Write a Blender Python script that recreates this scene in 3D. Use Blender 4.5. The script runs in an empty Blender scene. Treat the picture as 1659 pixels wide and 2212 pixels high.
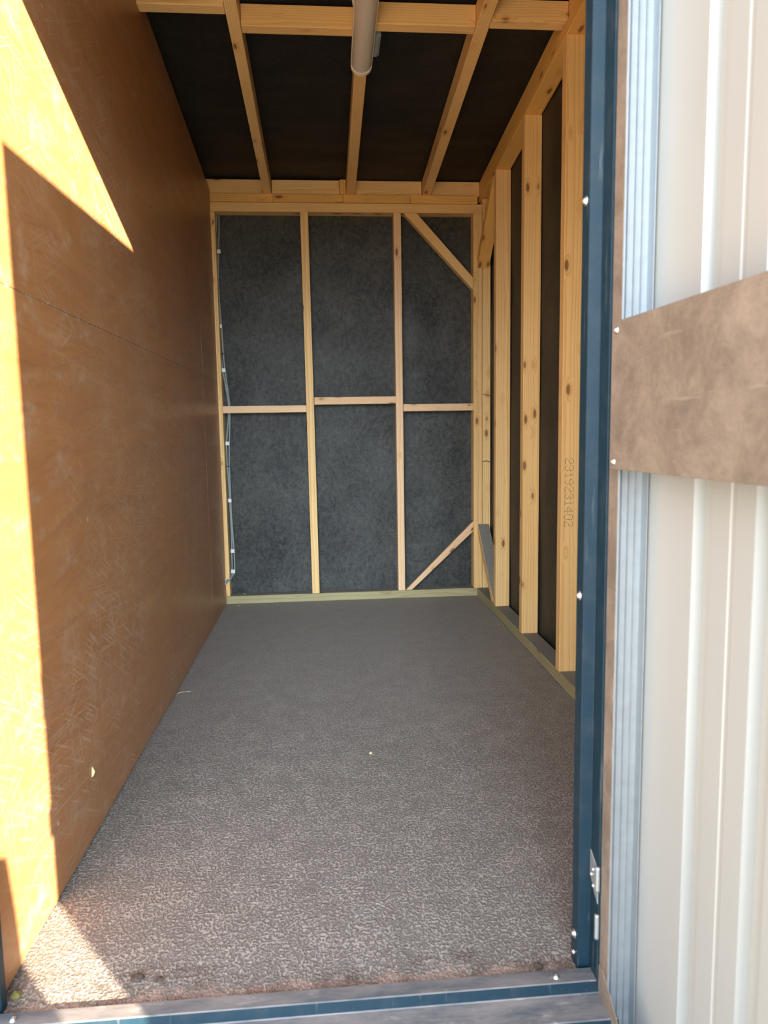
import bpy, bmesh, math, random
from mathutils import Vector, Matrix, Quaternion
random.seed(7)
S = bpy.context.scene
COL = S.collection

# ------------------------------------------------------------------ camera, world, sun, exposure
FPX = 1535.24
YAW, PITCH, ROLL, CAMH = -0.0808018, -0.1142002, -0.0161124, 1.0001
fwd = Vector((-math.sin(YAW)*math.cos(PITCH), math.cos(YAW)*math.cos(PITCH), math.sin(PITCH)))
rt = Vector((math.cos(YAW), math.sin(YAW), 0)); up = rt.cross(fwd)
r2 = math.cos(ROLL)*rt + math.sin(ROLL)*up; u2 = -math.sin(ROLL)*rt + math.cos(ROLL)*up
cam_d = bpy.data.cameras.new('camera'); cam = bpy.data.objects.new('camera', cam_d); COL.objects.link(cam)
cam.matrix_world = Matrix(((r2.x, u2.x, -fwd.x, 0), (r2.y, u2.y, -fwd.y, 0), (r2.z, u2.z, -fwd.z, CAMH), (0, 0, 0, 1)))
cam_d.sensor_fit = 'VERTICAL'; cam_d.sensor_height = 36.0; cam_d.lens = FPX*36.0/2212.0
cam_d.clip_start = 0.02; cam_d.clip_end = 100
cam_d.dof.use_dof = True; cam_d.dof.focus_distance = 3.2; cam_d.dof.aperture_fstop = 6.0
S.camera = cam

SUN_DIR = Vector((-1.0, 1.25, -0.4775))
sun_d = bpy.data.lights.new('sun', 'SUN'); sun = bpy.data.objects.new('sun', sun_d); COL.objects.link(sun)
sun_d.energy = 24.5; sun_d.color = (1.0, 0.84, 0.60); sun_d.angle = math.radians(0.55)
sun.rotation_euler = SUN_DIR.to_track_quat('-Z', 'Y').to_euler(); sun.location = (4, -4, 4)

SKY_BASE = (0.95, 1.08, 1.20); SKY_STRENGTH = 1.0
SKY_LOBE_COL = (0.80, 0.96, 1.10); SKY_LOBE = 12.0        # lobe added to the unseen sky to brighten the deep interior
WARM_COL = (1.0, 0.96, 0.92); WARM = 0.9         # warm lobe added low on the left to light the door sheet
W = bpy.data.worlds.new('sky'); S.world = W; W.use_nodes = True
nt = W.node_tree; nt.nodes.clear()
def wn(t, **k):
    n = nt.nodes.new(t)
    for a, b in k.items(): setattr(n, a, b)
    return n
tc = wn('ShaderNodeTexCoord')
dot = wn('ShaderNodeVectorMath', operation='DOT_PRODUCT'); dot.inputs[1].default_value = Vector((0.0, -1.0, 0.26)).normalized()
nt.links.new(tc.outputs['Generated'], dot.inputs[0])
mx = wn('ShaderNodeMath', operation='MAXIMUM'); mx.inputs[1].default_value = 0; nt.links.new(dot.outputs['Value'], mx.inputs[0])
pw = wn('ShaderNodeMath', operation='POWER'); pw.inputs[1].default_value = 12; nt.links.new(mx.outputs[0], pw.inputs[0])
ml = wn('ShaderNodeMath', operation='MULTIPLY'); ml.inputs[1].default_value = SKY_LOBE; nt.links.new(pw.outputs[0], ml.inputs[0])
sc1 = wn('ShaderNodeVectorMath', operation='SCALE'); sc1.inputs[0].default_value = SKY_LOBE_COL; nt.links.new(ml.outputs[0], sc1.inputs['Scale'])
ad = wn('ShaderNodeVectorMath', operation='ADD'); ad.inputs[1].default_value = SKY_BASE; nt.links.new(sc1.outputs[0], ad.inputs[0])
dot2 = wn('ShaderNodeVectorMath', operation='DOT_PRODUCT'); dot2.inputs[1].default_value = Vector((-1.0, -0.35, 0.12)).normalized()
nt.links.new(tc.outputs['Generated'], dot2.inputs[0])
mx2 = wn('ShaderNodeMath', operation='MAXIMUM'); mx2.inputs[1].default_value = 0; nt.links.new(dot2.outputs['Value'], mx2.inputs[0])
pw2 = wn('ShaderNodeMath', operation='POWER'); pw2.inputs[1].default_value = 3; nt.links.new(mx2.outputs[0], pw2.inputs[0])
ml2 = wn('ShaderNodeMath', operation='MULTIPLY'); ml2.inputs[1].default_value = WARM; nt.links.new(pw2.outputs[0], ml2.inputs[0])
sc2 = wn('ShaderNodeVectorMath', operation='SCALE'); sc2.inputs[0].default_value = WARM_COL; nt.links.new(ml2.outputs[0], sc2.inputs['Scale'])
ad2 = wn('ShaderNodeVectorMath', operation='ADD'); nt.links.new(ad.outputs[0], ad2.inputs[0]); nt.links.new(sc2.outputs[0], ad2.inputs[1])
bg = wn('ShaderNodeBackground'); bg.inputs['Strength'].default_value = SKY_STRENGTH; nt.links.new(ad2.outputs[0], bg.inputs['Color'])
wo = wn('ShaderNodeOutputWorld'); nt.links.new(bg.outputs[0], wo.inputs['Surface'])

S.view_settings.view_transform = 'Standard'; S.view_settings.look = 'None'
S.view_settings.gamma = 1.0; S.view_settings.use_curve_mapping = False
S.view_settings.exposure = 0.84
S.cycles.use_denoising = True
S.cycles.max_bounces = 14; S.cycles.diffuse_bounces = 9; S.cycles.glossy_bounces = 4
S.cycles.sample_clamp_indirect = 12.0

# ------------------------------------------------------------------ material helpers
class NB:
    def __init__(self, name):
        self.m = bpy.data.materials.new(name); self.m.use_nodes = True
        self.t = self.m.node_tree; self.t.nodes.clear()
        self.out = self.t.nodes.new('ShaderNodeOutputMaterial')
        self.b = self.t.nodes.new('ShaderNodeBsdfPrincipled')
        self.t.links.new(self.b.outputs[0], self.out.inputs[0])
        self.tc = self.t.nodes.new('ShaderNodeTexCoord')
        self.obj = self.tc.outputs['Object']
    def put(self, sock, v):
        if v is None: return
        if isinstance(v, bpy.types.NodeSocket): self.t.links.new(v, sock)
        else:
            if sock.type == 'RGBA' and len(v) == 3: v = (*v, 1)
            sock.default_value = v
    def node(self, typ, ins=None, **at):
        n = self.t.nodes.new(typ)
        for k, v in at.items(): setattr(n, k, v)
        for k, v in (ins or {}).items(): self.put(n.inputs[k], v)
        return n
    def mapping(self, vec, scale=(1, 1, 1), loc=(0, 0, 0), rot=(0, 0, 0)):
        return self.node('ShaderNodeMapping', {'Vector': vec, 'Scale': scale, 'Location': loc, 'Rotation': rot}).outputs[0]
    def noise(self, vec, scale=5, detail=2, rough=.5, dist=0, out='Fac'):
        return self.node('ShaderNodeTexNoise', {'Vector': vec, 'Scale': scale, 'Detail': detail, 'Roughness': rough, 'Distortion': dist}).outputs[out]
    def math(self, op, a, b=None, c=None, clamp=False):
        n = self.t.nodes.new('ShaderNodeMath'); n.operation = op; n.use_clamp = clamp
        for i, v in enumerate((a, b, c)):
            if v is not None: self.put(n.inputs[i], v)
        return n.outputs[0]
    def ramp(self, fac, stops):
        n = self.t.nodes.new('ShaderNodeValToRGB'); e = n.color_ramp.elements
        while len(e) < len(stops): e.new(.5)
        for i, (p, c) in enumerate(stops):
            e[i].position = p; e[i].color = (*c, 1) if not isinstance(c, (int, float)) else (c, c, c, 1)
        self.put(n.inputs[0], fac); return n.outputs[0]
    def mix(self, fac, a, b, mode='MIX'):
        n = self.t.nodes.new('ShaderNodeMix'); n.data_type = 'RGBA'; n.blend_type = mode
        self.put(n.inputs[0], fac); self.put(n.inputs[6], a); self.put(n.inputs[7], b); return n.outputs[2]
    def bump(self, h, strength=.3, dist=.002, nrm=None):
        return self.node('ShaderNodeBump', {'Height': h, 'Strength': strength, 'Distance': dist, 'Normal': nrm}).outputs[0]
    def fin(self, color=None, rough=.6, metal=0., spec=.5, normal=None):
        self.put(self.b.inputs['Base Color'], color); self.put(self.b.inputs['Roughness'], rough)
        self.put(self.b.inputs['Metallic'], metal); self.put(self.b.inputs['Specular IOR Level'], spec)
        if normal is not None: self.put(self.b.inputs['Normal'], normal)
        return self.m

def timber_mat(name, light, dark, knot=(.20, .085, .03), ring_freq=130, knots=True, rough=.58, ringamt=.75):
    """sawn softwood, grain along the object's local Z, every object different"""
    n = NB(name)
    rnd = n.node('ShaderNodeObjectInfo').outputs['Random']
    off = n.node('ShaderNodeCombineXYZ', {0: n.math('MULTIPLY', rnd, 7.3), 1: n.math('MULTIPLY', rnd, 3.1), 2: n.math('MULTIPLY', rnd, 41.0)}).outputs[0]
    p = n.node('ShaderNodeVectorMath', {0: n.obj, 1: off}, operation='ADD').outputs[0]
    # wander of the pith along the length
    wob = n.noise(n.mapping(p, (9, 9, 1.3)), 1, 2, .5)
    # knots: one sparse cell centre every now and then
    kn = n.node('ShaderNodeTexVoronoi', {'Vector': n.mapping(p, (21, 21, 8.0)), 'Scale': 1.0, 'Randomness': 1.0}, feature='F1')
    kd = kn.outputs['Distance']
    ksel = n.node('ShaderNodeSeparateColor', {0: kn.outputs['Color']}).outputs[0]
    ksw = n.math('LESS_THAN', ksel, .36)
    kf = n.math('MULTIPLY', n.math('SUBTRACT', 1.0, n.math('DIVIDE', kd, .20), clamp=True), ksw)
    kring = n.math('MULTIPLY', n.math('SUBTRACT', 1.0, n.math('DIVIDE', kd, .42), clamp=True), ksw)
    sep = n.node('ShaderNodeSeparateXYZ', {0: n.obj})
    x = n.math('ADD', sep.outputs[0], n.math('ADD', n.math('MULTIPLY', n.math('SUBTRACT', wob, .5), .05), n.math('SUBTRACT', n.math('MULTIPLY', rnd, .11), .055)))
    y = n.math('ADD', sep.outputs[1], .045)
    rad = n.math('SQRT', n.math('ADD', n.math('MULTIPLY', x, x), n.math('MULTIPLY', y, y)))
    rad = n.math('ADD', rad, n.math('MULTIPLY', kring, .018))
    ring = n.math('FRACT', n.math('MULTIPLY', rad, ring_freq))
    ring = n.math('POWER', ring, 3.0)
    fine = n.noise(n.mapping(p, (260, 260, 6)), 1, 3, .6)
    blot = n.noise(n.mapping(p, (8, 8, 2.2)), 1, 3, .6)
    f = n.math('ADD', n.math('MULTIPLY', ring, ringamt), n.math('MULTIPLY', n.math('SUBTRACT', fine, .5), .55))
    f = n.math('ADD', f, n.math('MULTIPLY', n.math('SUBTRACT', blot, .5), .9), clamp=True)
    col = n.mix(f, light, dark)
    hue = n.math('MULTIPLY', n.math('FRACT', n.math('MULTIPLY', rnd, 17.7)), .35)
    col = n.mix(hue, col, dark)
    if knots:
        col = n.mix(n.math('MULTIPLY', kring, .55), col, (dark[0]*.8, dark[1]*.62, dark[2]*.45))
        col = n.mix(n.math('MULTIPLY', n.ramp(kf, [(0, 0), (.35, 1)]), .85), col, knot)
    dirt = n.ramp(n.noise(n.mapping(p, (30, 30, 9)), 1, 4, .7), [(.62, 0), (.82, 1)])
    col = n.mix(n.math('MULTIPLY', dirt, .28), col, (.22, .13, .07))
    saw = n.noise(n.mapping(p, (14, 14, 420)), 1, 1, .5)
    h = n.math('ADD', n.math('MULTIPLY', fine, .6), n.math('MULTIPLY', saw, .35))
    return n.fin(col, rough, 0, .35, n.bump(h, .35, .0008))

M = {}
M['pine'] = timber_mat('sawn_pine', (.93, .63, .28), (.68, .36, .11))
M['pine_pink'] = timber_mat('pink_pine', (.91, .62, .36), (.70, .39, .19))
M['pine_warm_lit'] = timber_mat('warm_lit_pine', (.90, .53, .16), (.63, .30, .06))  # upper timbers: warm bounce off the sunlit plywood put into the colour
M['treated'] = timber_mat('treated_pine', (.42, .365, .195), (.28, .225, .10), knot=(.12, .06, .02), ring_freq=90)

# dusty top of the sole plates
n = NB('dusty_treated_top')
d1 = n.noise(n.obj, 60, 4, .6); d2 = n.noise(n.obj, 6, 3, .6)
M['dust'] = n.fin(n.mix(n.math('ADD', n.math('MULTIPLY', d1, .5), n.math('MULTIPLY', d2, .5)), (.16, .145, .125), (.30, .27, .235)), .9, 0, .2, n.bump(d1, .3, .002))

# film coated plywood
def plywood_mat():
    n = NB('red_brown_plywood'); o = n.obj
    warp = n.noise(n.mapping(o, (1, .7, 1.6)), 1.2, 2, .5, out='Color')
    w = n.node('ShaderNodeVectorMath', {0: warp, 'Scale': .40}, operation='SCALE').outputs[0]
    p = n.node('ShaderNodeVectorMath', {0: o, 1: w}, operation='ADD').outputs[0]
    veins = n.noise(n.mapping(p, (1, 1.1, 9)), 2.2, 5, .62, .8)
    fine = n.noise(n.mapping(p, (1, 7, 130)), 1.0, 3, .6)
    f = n.math('ADD', n.math('MULTIPLY', veins, .75), n.math('MULTIPLY', fine, .35), clamp=True)
    col = n.ramp(f, [(.25, (.35, .148, .056)), (.5, (.43, .190, .071)), (.75, (.50, .230, .087))])
    dk = n.ramp(n.noise(n.mapping(p, (1, .9, 15)), 1.6, 2, .5, .6), [(.47, 0), (.50, 1), (.53, 0)])
    col = n.mix(n.math('MULTIPLY', dk, .16), col, (.18, .07, .035))
    area = n.ramp(n.noise(o, 1.7, 3, .6), [(.36, 0), (.60, 1)])
    # pale scuffs running several ways
    def streak(rot, sc, lo, hi, amt):
        s = n.noise(n.mapping(n.mapping(o, (1, 1, 1), (0, rot*3, rot), (rot, 0, 0)), sc), 1.0, 3, .6)
        return n.math('MULTIPLY', n.math('MULTIPLY', n.ramp(s, [(lo, 0), (hi, 1)]), area), amt)
    sc = n.math('MAXIMUM', streak(.55, (1, 7, 130), .55, .66, .34), streak(-.5, (1, 6, 150), .56, .66, .30))
    sc = n.math('MAXIMUM', sc, streak(1.45, (1, 5, 90), .555, .68, .28))
    sc = n.math('MAXIMUM', sc, streak(.1, (1, 2.5, 240), .58, .66, .36))
    rub = n.math('MULTIPLY', n.ramp(n.noise(n.mapping(o, (1, 6, 9)), 1.3, 5, .7), [(.54, 0), (.72, 1)]), .30)
    sc = n.math('MAXIMUM', sc, rub)
    col = n.mix(sc, col, (.74, .65, .55))
    vo = n.node('ShaderNodeTexVoronoi', {'Vector': n.mapping(o, (1, 13, 7)), 'Scale': 1.0, 'Randomness': 1.0}, feature='F1')
    sel = n.math('LESS_THAN', n.node('ShaderNodeSeparateColor', {0: vo.outputs['Color']}).outputs[1], .28)
    dots = n.math('MULTIPLY', n.math('LESS_THAN', vo.outputs['Distance'], .045), sel)
    col = n.mix(n.math('MULTIPLY', dots, .8), col, (.75, .62, .45))
    # torn pale lip along the joint between upper and lower sheets
    sz = n.node('ShaderNodeSeparateXYZ', {0: o}).outputs[2]
    jag = n.math('MULTIPLY', n.math('SUBTRACT', n.noise(n.mapping(o, (1, 45, 45)), 1, 5, .75), .47), .03)
    lip = n.math('LESS_THAN', n.math('ABSOLUTE', n.math('SUBTRACT', sz, 1.287)), jag)
    col = n.mix(n.math('MULTIPLY', lip, .7), col, (.62, .50, .38))
    rough = n.math('ADD', .36, n.math('MULTIPLY', sc, .35))
    return n.fin(col, rough, 0, .38, n.bump(n.math('ADD', fine, n.math('MULTIPLY', sc, .5)), .12, .001))
M['ply'] = plywood_mat()
n = NB('raw_plywood_edge'); M['ply_edge'] = n.fin(n.mix(n.noise(n.mapping(n.obj, (1, 3, 300)), 1, 2), (.60, .42, .24), (.32, .19, .10)), .8)

# breather membrane
def membrane_mat(name, dark, pale, amt):
    n = NB(name); o = n.obj
    wn_ = n.noise(o, 3, 2, .5, out='Color')
    p = n.node('ShaderNodeVectorMath', {0: o, 1: n.node('ShaderNodeVectorMath', {0: wn_, 'Scale': .15}, operation='SCALE').outputs[0]}, operation='ADD').outputs[0]
    a = n.noise(n.mapping(p, (1, 1, .7)), 48, 6, .80, 0); b = n.noise(p, 170, 3, .75); c = n.noise(p, 3.5, 2, .5)
    f = n.math('ADD', n.math('MULTIPLY', a, .62), n.math('ADD', n.math('MULTIPLY', b, .28), n.math('MULTIPLY', c, .25)))
    f = n.ramp(f, [(.47, 0), (.72, 1)])
    col = n.mix(n.math('MULTIPLY', f, amt), dark, pale)
    return n.fin(col, .58, 0, .35, n.bump(n.math('ADD', a, n.math('MULTIPLY', b, .5)), .25, .0015))
M['membrane'] = membrane_mat('grey_breather_membrane', (.013, .0145, .0138), (.094, .095, .086), 1.0)
M['membrane_side'] = membrane_mat('black_breather_membrane', (.018, .016, .013), (.075, .068, .054), .6)
M['roof_felt'] = membrane_mat('black_roof_membrane', (.006, .006, .006), (.05, .046, .038), .5)

# floor: brown resin faced board with a stippled, worn skin, glints painted into its pale tops
def floor_mat():
    n = NB('stippled_floor'); o = n.obj
    wv = n.noise(o, 45, 2, .5, out='Color')
    p = n.node('ShaderNodeVectorMath', {0: n.mapping(o, (1.0, .8, 1)), 1: n.node('ShaderNodeVectorMath', {0: wv, 'Scale': .010}, operation='SCALE').outputs[0]}, operation='ADD').outputs[0]
    st = n.noise(p, 190, 2.5, .55, .3)
    f2 = n.noise(o, 330, 2, .6)
    big = n.noise(o, 2.3, 4, .6); mid = n.noise(o, 12, 4, .65)
    th = n.math('ADD', st, n.math('MULTIPLY', n.math('SUBTRACT', mid, .5), .22))
    s = n.ramp(th, [(.47, 0), (.57, 1)])
    base = n.mix(big, (.165, .147, .136), (.222, .197, .182))
    top = n.mix(mid, (.37, .335, .31), (.46, .41, .375))
    col = n.mix(n.math('MULTIPLY', s, .85), base, top)
    # earth trodden in beside the sill
    sep = n.node('ShaderNodeSeparateXYZ', {0: o})
    near = n.math('SUBTRACT', 1.0, n.math('DIVIDE', n.math('ABSOLUTE', n.math('SUBTRACT', sep.outputs[1], 1.19)), .16), clamp=True)
    edge = n.math('SUBTRACT', 1.0, n.math('DIVIDE', n.math('ABSOLUTE', n.math('SUBTRACT', sep.outputs[1], 1.175)), .05), clamp=True)
    pk = n.ramp(n.math('ADD', n.math('MULTIPLY', edge, .35), n.noise(o, 22, 4, .7)), [(.62, 0), (.75, 1)])
    col = n.mix(n.math('MULTIPLY', pk, .7), col, (.47, .34, .30))
    dirt = n.ramp(n.math('ADD', n.math('MULTIPLY', near, .22), n.noise(o, 9, 6, .75)), [(.66, 0), (.80, 1)])
    col = n.mix(n.math('MULTIPLY', dirt, .6), col, (.085, .058, .050))
    dust = n.math('MULTIPLY', n.math('DIVIDE', n.math('SUBTRACT', sep.outputs[1], 2.2), 1.6, clamp=True), .75)
    col = n.mix(n.math('MULTIPLY', dust, n.math('ADD', .4, mid)), col, (.29, .268, .245))
    h = n.math('ADD', n.math('MULTIPLY', s, .7), n.math('ADD', n.math('MULTIPLY', st, .8), n.math('MULTIPLY', f2, .25)))
    rough = n.math('ADD', .33, n.math('MULTIPLY', dust, .40))
    return n.fin(col, rough, 0, .5, n.bump(h, n.math('SUBTRACT', .90, n.math('MULTIPLY', dust, .65)), .0045))
M['floor'] = floor_mat()

def simple(name, col, rough=.5, metal=0., spec=.5, nz=None, amt=.2, bstr=.1):
    n = NB(name)
    f = n.noise(n.obj, nz or 20, 4, .65)
    c2 = tuple(c*(1-amt) for c in col); c1 = tuple(min(1, c*(1+amt)) for c in col)
    return n.fin(n.mix(f, c2, c1), rough, metal, spec, n.bump(f, bstr, .001))
def painted_frame():
    n = NB('anthracite_painted_steel'); o = n.obj
    s = n.ramp(n.noise(n.mapping(o, (60, 60, 4)), 1, 4, .65), [(.60, 0), (.78, 1)])
    g = n.ramp(n.noise(o, 18, 5, .7), [(.48, 0), (.72, 1)])
    col = n.mix(n.math('MULTIPLY', g, .20), (.006, .0225, .038), (.075, .075, .075))
    col = n.mix(n.math('MULTIPLY', s, .25), col, (.35, .35, .35))
    return n.fin(col, .45, 0, .24, n.bump(g, .08, .001))
M['frame'] = painted_frame()
def dirty_sill():
    n = NB('dusty_painted_sill'); o = n.obj
    g = n.ramp(n.noise(n.mapping(o, (5, 22, 10)), 1, 5, .72), [(.36, 0), (.66, 1)])
    sp = n.ramp(n.noise(n.mapping(o, (14, 40, 10), rot=(0, 0, .4)), 1, 4, .7), [(.60, 0), (.70, 1)])
    col = n.mix(n.math('MULTIPLY', g, .85), (.075, .085, .10), (.25, .215, .205))
    col = n.mix(n.math('MULTIPLY', sp, .45), col, (.42, .38, .36))
    return n.fin(col, .55, 0, .4, n.bump(g, .2, .001))
M['sill'] = dirty_sill()
def galv(name, col, rough=.38, metal=.75):
    n = NB(name); o = n.obj
    a = n.noise(n.mapping(o, (40, 40, 60)), 1, 3, .6); b = n.noise(n.mapping(o, (5, 5, 420)), 1, 1, .5)
    sp = n.ramp(n.noise(o, 90, 3, .7), [(.68, 0), (.76, 1)])
    c = n.mix(a, tuple(k*.85 for k in col), tuple(min(1, k*1.1) for k in col))
    c = n.mix(n.math('MULTIPLY', sp, .4), c, tuple(k*.5 for k in col))
    return n.fin(c, n.math('ADD', rough, n.math('MULTIPLY', a, .2)), metal, .5, n.bump(n.math('ADD', a, n.math('MULTIPLY', b, .5)), .10, .001))
M['galv'] = galv('galvanised_steel', (.40, .43, .46))
def kick():
    n = NB('zinc_with_wall_reflection'); o = n.obj
    a = n.noise(o, 9, 6, .75, .4); b = n.noise(o, 160, 3, .7)
    s1 = n.ramp(n.noise(n.mapping(o, (1, 5, 60), rot=(.9, 0, 0)), 1, 4, .6), [(.63, 0), (.74, 1)])
    f = n.ramp(n.math('ADD', n.math('MULTIPLY', a, .8), n.math('MULTIPLY', b, .2)), [(.40, 0), (.75, 1)])
    col = n.mix(f, (.16, .128, .104), (.335, .272, .226))  # brown reflection of the sunlit plywood painted into the zinc colour
    col = n.mix(n.math('MULTIPLY', s1, .2), col, (.60, .52, .45))
    return n.fin(col, .52, .25, .4, n.bump(a, .08, .001))
M['plate'] = kick()
def sheetm():
    n = NB('cream_backed_steel_sheet'); o = n.obj
    a = n.noise(o, 3, 3, .6); sp = n.ramp(n.noise(n.mapping(o, (40, 40, 26)), 1, 3, .65), [(.70, 0), (.76, 1)])
    col = n.mix(a, (.315, .322, .320), (.355, .357, .352))
    col = n.mix(n.math('MULTIPLY', sp, .45), col, (.30, .27, .24))
    return n.fin(col, .35, .05, .55, n.bump(a, .05, .002))
M['sheet'] = sheetm()
M['zinc'] = simple('zinc_plated_screw', (.75, .78, .80), .25, .9, nz=200)
M['black'] = simple('black_plastic', (.02, .02, .02), .5)
M['cable'] = simple('grey_cable_sheath', (.27, .31, .31), .45, nz=60)
M['white'] = simple('white_plastic', (.80, .80, .76), .45, nz=60, amt=.05)
M['lamp'] = simple('ivory_plastic', (.80, .72, .60), .4, nz=15, amt=.05, bstr=.02)
def diffm():
    n = NB('frosted_diffuser'); o = n.obj
    f = n.noise(n.mapping(o, (900, 900, 1)), 1, 1)
    d = n.ramp(n.noise(o, 40, 3, .6), [(.70, 0), (.76, 1)])
    col = n.mix(n.math('MULTIPLY', d, .3), n.mix(f, (.56, .50, .43), (.64, .57, .49)), (.3, .25, .2))
    return n.fin(col, .33, 0, .5, n.bump(f, .15, .0006))
M['diffuser'] = diffm()
M['ground'] = simple('pale_concrete_yard', (.60, .53, .42), .9, 0, .2, nz=8, amt=.25, bstr=.3)
M['cladding'] = simple('anthracite_cladding', (.05, .075, .095), .4, 0, .5)
M['board'] = simple('softwood_sheathing', (.45, .30, .16), .8)
M['ink'] = simple('brown_ink', (.07, .035, .02), .8, nz=300)
M['earth'] = simple('dark_earth', (.075, .052, .042), .95, nz=80, amt=.4, bstr=.6)
M['moss'] = simple('yellow_moss', (.17, .14, .035), .9, nz=150, amt=.5, bstr=.8)
M['chip'] = simple('pale_wood_chip', (.75, .66, .34), .8, nz=150)
M['straw'] = simple('dry_straw', (.60, .50, .32), .7, nz=150)
M['denim'] = simple('weathered_post', (.20, .16, .12), .8)

# ------------------------------------------------------------------ mesh helpers
def tag(o, label=None, cat=None, group=None, kind=None):
    if label: o['label'] = label
    if cat: o['category'] = cat
    if group: o['group'] = group
    if kind: o['kind'] = kind
    return o

def world_of(o): return (world_of(o.parent) @ o.matrix_basis) if o.parent else o.matrix_basis.copy()
def mesh_obj(name, verts, faces, mats, origin=Vector((0, 0, 0)), rot=None, parent=None, bevel=0, mat_idx=None, smooth=False):
    """verts in world space; the object gets the given origin and rotation"""
    rot = rot or Quaternion()
    Mx = Matrix.Translation(origin) @ rot.to_matrix().to_4x4(); inv = Mx.inverted()
    bm = bmesh.new(); vs = [bm.verts.new(inv @ Vector(v)) for v in verts]
    for i, f in enumerate(faces):
        fc = bm.faces.new([vs[k] for k in f])
        if mat_idx: fc.material_index = mat_idx[i]
        fc.smooth = smooth
    bmesh.ops.recalc_face_normals(bm, faces=bm.faces)
    if bevel: bmesh.ops.bevel(bm, geom=bm.edges[:], offset=bevel, segments=1, affect='EDGES', profile=.5)
    me = bpy.data.meshes.new(name); bm.to_mesh(me); bm.free()
    for m in (mats if isinstance(mats, (list, tuple)) else [mats]): me.materials.append(m)
    o = bpy.data.objects.new(name, me); COL.objects.link(o)
    if parent is not None:
        o.parent = parent; o.matrix_parent_inverse = Matrix()
        o.matrix_basis = world_of(parent).inverted() @ Mx
    else: o.matrix_basis = Mx
    return o

def prism(name, poly, ext, mats, grain=None, origin=None, parent=None, bevel=.002, mat_idx=None):
    """poly: world points of one end face, ext: extrusion vector; grain: direction laid on local Z"""
    poly = [Vector(p) for p in poly]; ext = Vector(ext); k = len(poly)
    verts = poly + [p+ext for p in poly]
    faces = [list(range(k)), list(range(2*k-1, k-1, -1))] + [[i, (i+1) % k, k+(i+1) % k, k+i] for i in range(k)]
    c = sum(verts, Vector())/len(verts)
    rot = Vector(grain).to_track_quat('Z', 'Y') if grain is not None else None
    return mesh_obj(name, verts, faces, mats, origin if origin is not None else c, rot, parent, bevel, mat_idx)

def box(name, x0, x1, y0, y1, z0, z1, mats, grain=None, parent=None, bevel=.0015, origin=None, mat_idx=None):
    return prism(name, [(x0, y0, z0), (x1, y0, z0), (x1, y1, z0), (x0, y1, z0)], (0, 0, z1-z0), mats, grain, origin, parent, bevel, mat_idx)

def empty(name, loc, rz=0):
    o = bpy.data.objects.new(name, None); o.empty_display_size = .1; COL.objects.link(o)
    o.matrix_basis = Matrix.Translation(loc) @ Matrix.Rotation(rz, 4, 'Z'); return o

def tube(name, pts, r, mat, parent=None, seg=8, flat=1.0):
    pts = [Vector(p) for p in pts]; V = []; F = []
    # densify with catmull-rom
    P = [pts[0]] + pts + [pts[-1]]; q = []
    for i in range(1, len(P)-2):
        for t in (0, .25, .5, .75):
            a, b, c, d = P[i-1], P[i], P[i+1], P[i+2]
            q.append(.5*((2*b)+(c-a)*t+(2*a-5*b+4*c-d)*t*t+(3*b-a-3*c+d)*t**3))
    q.append(pts[-1])
    n0 = None
    for i, p in enumerate(q):
        t = (q[min(i+1, len(q)-1)]-q[max(i-1, 0)]).normalized()
        if n0 is None: n0 = t.orthogonal().normalized()
        n0 = (n0 - t*n0.dot(t)).normalized(); b = t.cross(n0)
        for k in range(seg):
            a = 2*math.pi*k/seg; V.append(p+(n0*math.cos(a)+b*math.sin(a))*r)
    for i in range(len(q)-1):
        for k in range(seg): F.append([i*seg+k, i*seg+(k+1) % seg, (i+1)*seg+(k+1) % seg, (i+1)*seg+k])
    F.append(list(range(seg))[::-1]); F.append([(len(q)-1)*seg+k for k in range(seg)])
    return mesh_obj(name, V, F, mat, world_of(parent).translation if parent else pts[0], None, parent, 0, None, True)

def screw(name, pos, nrm, r, parent, mat=None, washer=True):
    """pan head screw: dome, recess and washer"""
    pos = Vector(pos); nrm = Vector(nrm).normalized(); a = nrm.orthogonal().normalized(); b = nrm.cross(a)
    prof = [(r*1.45, 0), (r*1.45, r*.22), (r*1.0, r*.25), (r*.95, r*.6), (r*.7, r*.9), (r*.3, r*1.0), (r*.25, r*.7)]
    if not washer: prof = [(r*1.05, 0)]+prof[2:]
    seg = 14; V = []; F = []
    for (rr, h) in prof:
        for k in range(seg):
            t = 2*math.pi*k/seg; V.append(pos+nrm*h+(a*math.cos(t)+b*math.sin(t))*rr)
    for i in range(len(prof)-1):
        for k in range(seg): F.append([i*seg+k, i*seg+(k+1) % seg, (i+1)*seg+(k+1) % seg, (i+1)*seg+k])
    F.append(list(range(seg))[::-1]); F.append([(len(prof)-1)*seg+k for k in range(seg)])
    return mesh_obj(name, V, F, mat or M['zinc'], pos, None, parent, 0, None, True)

# ------------------------------------------------------------------ place constants (metres)
XL, XR, D = -0.599, 0.893, 4.153        # left board face, right frame face, back frame face
ZB, ZT = 0.047, 2.219                   # top of sole plates, underside of back top plate
SL = 0.088
zr = lambda y: 2.318 + SL*(D-y)         # rafter undersides
zm = lambda y: 2.400 + SL*(D-y)         # roof membrane
YF = 1.20                               # inner face of the front wall

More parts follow.
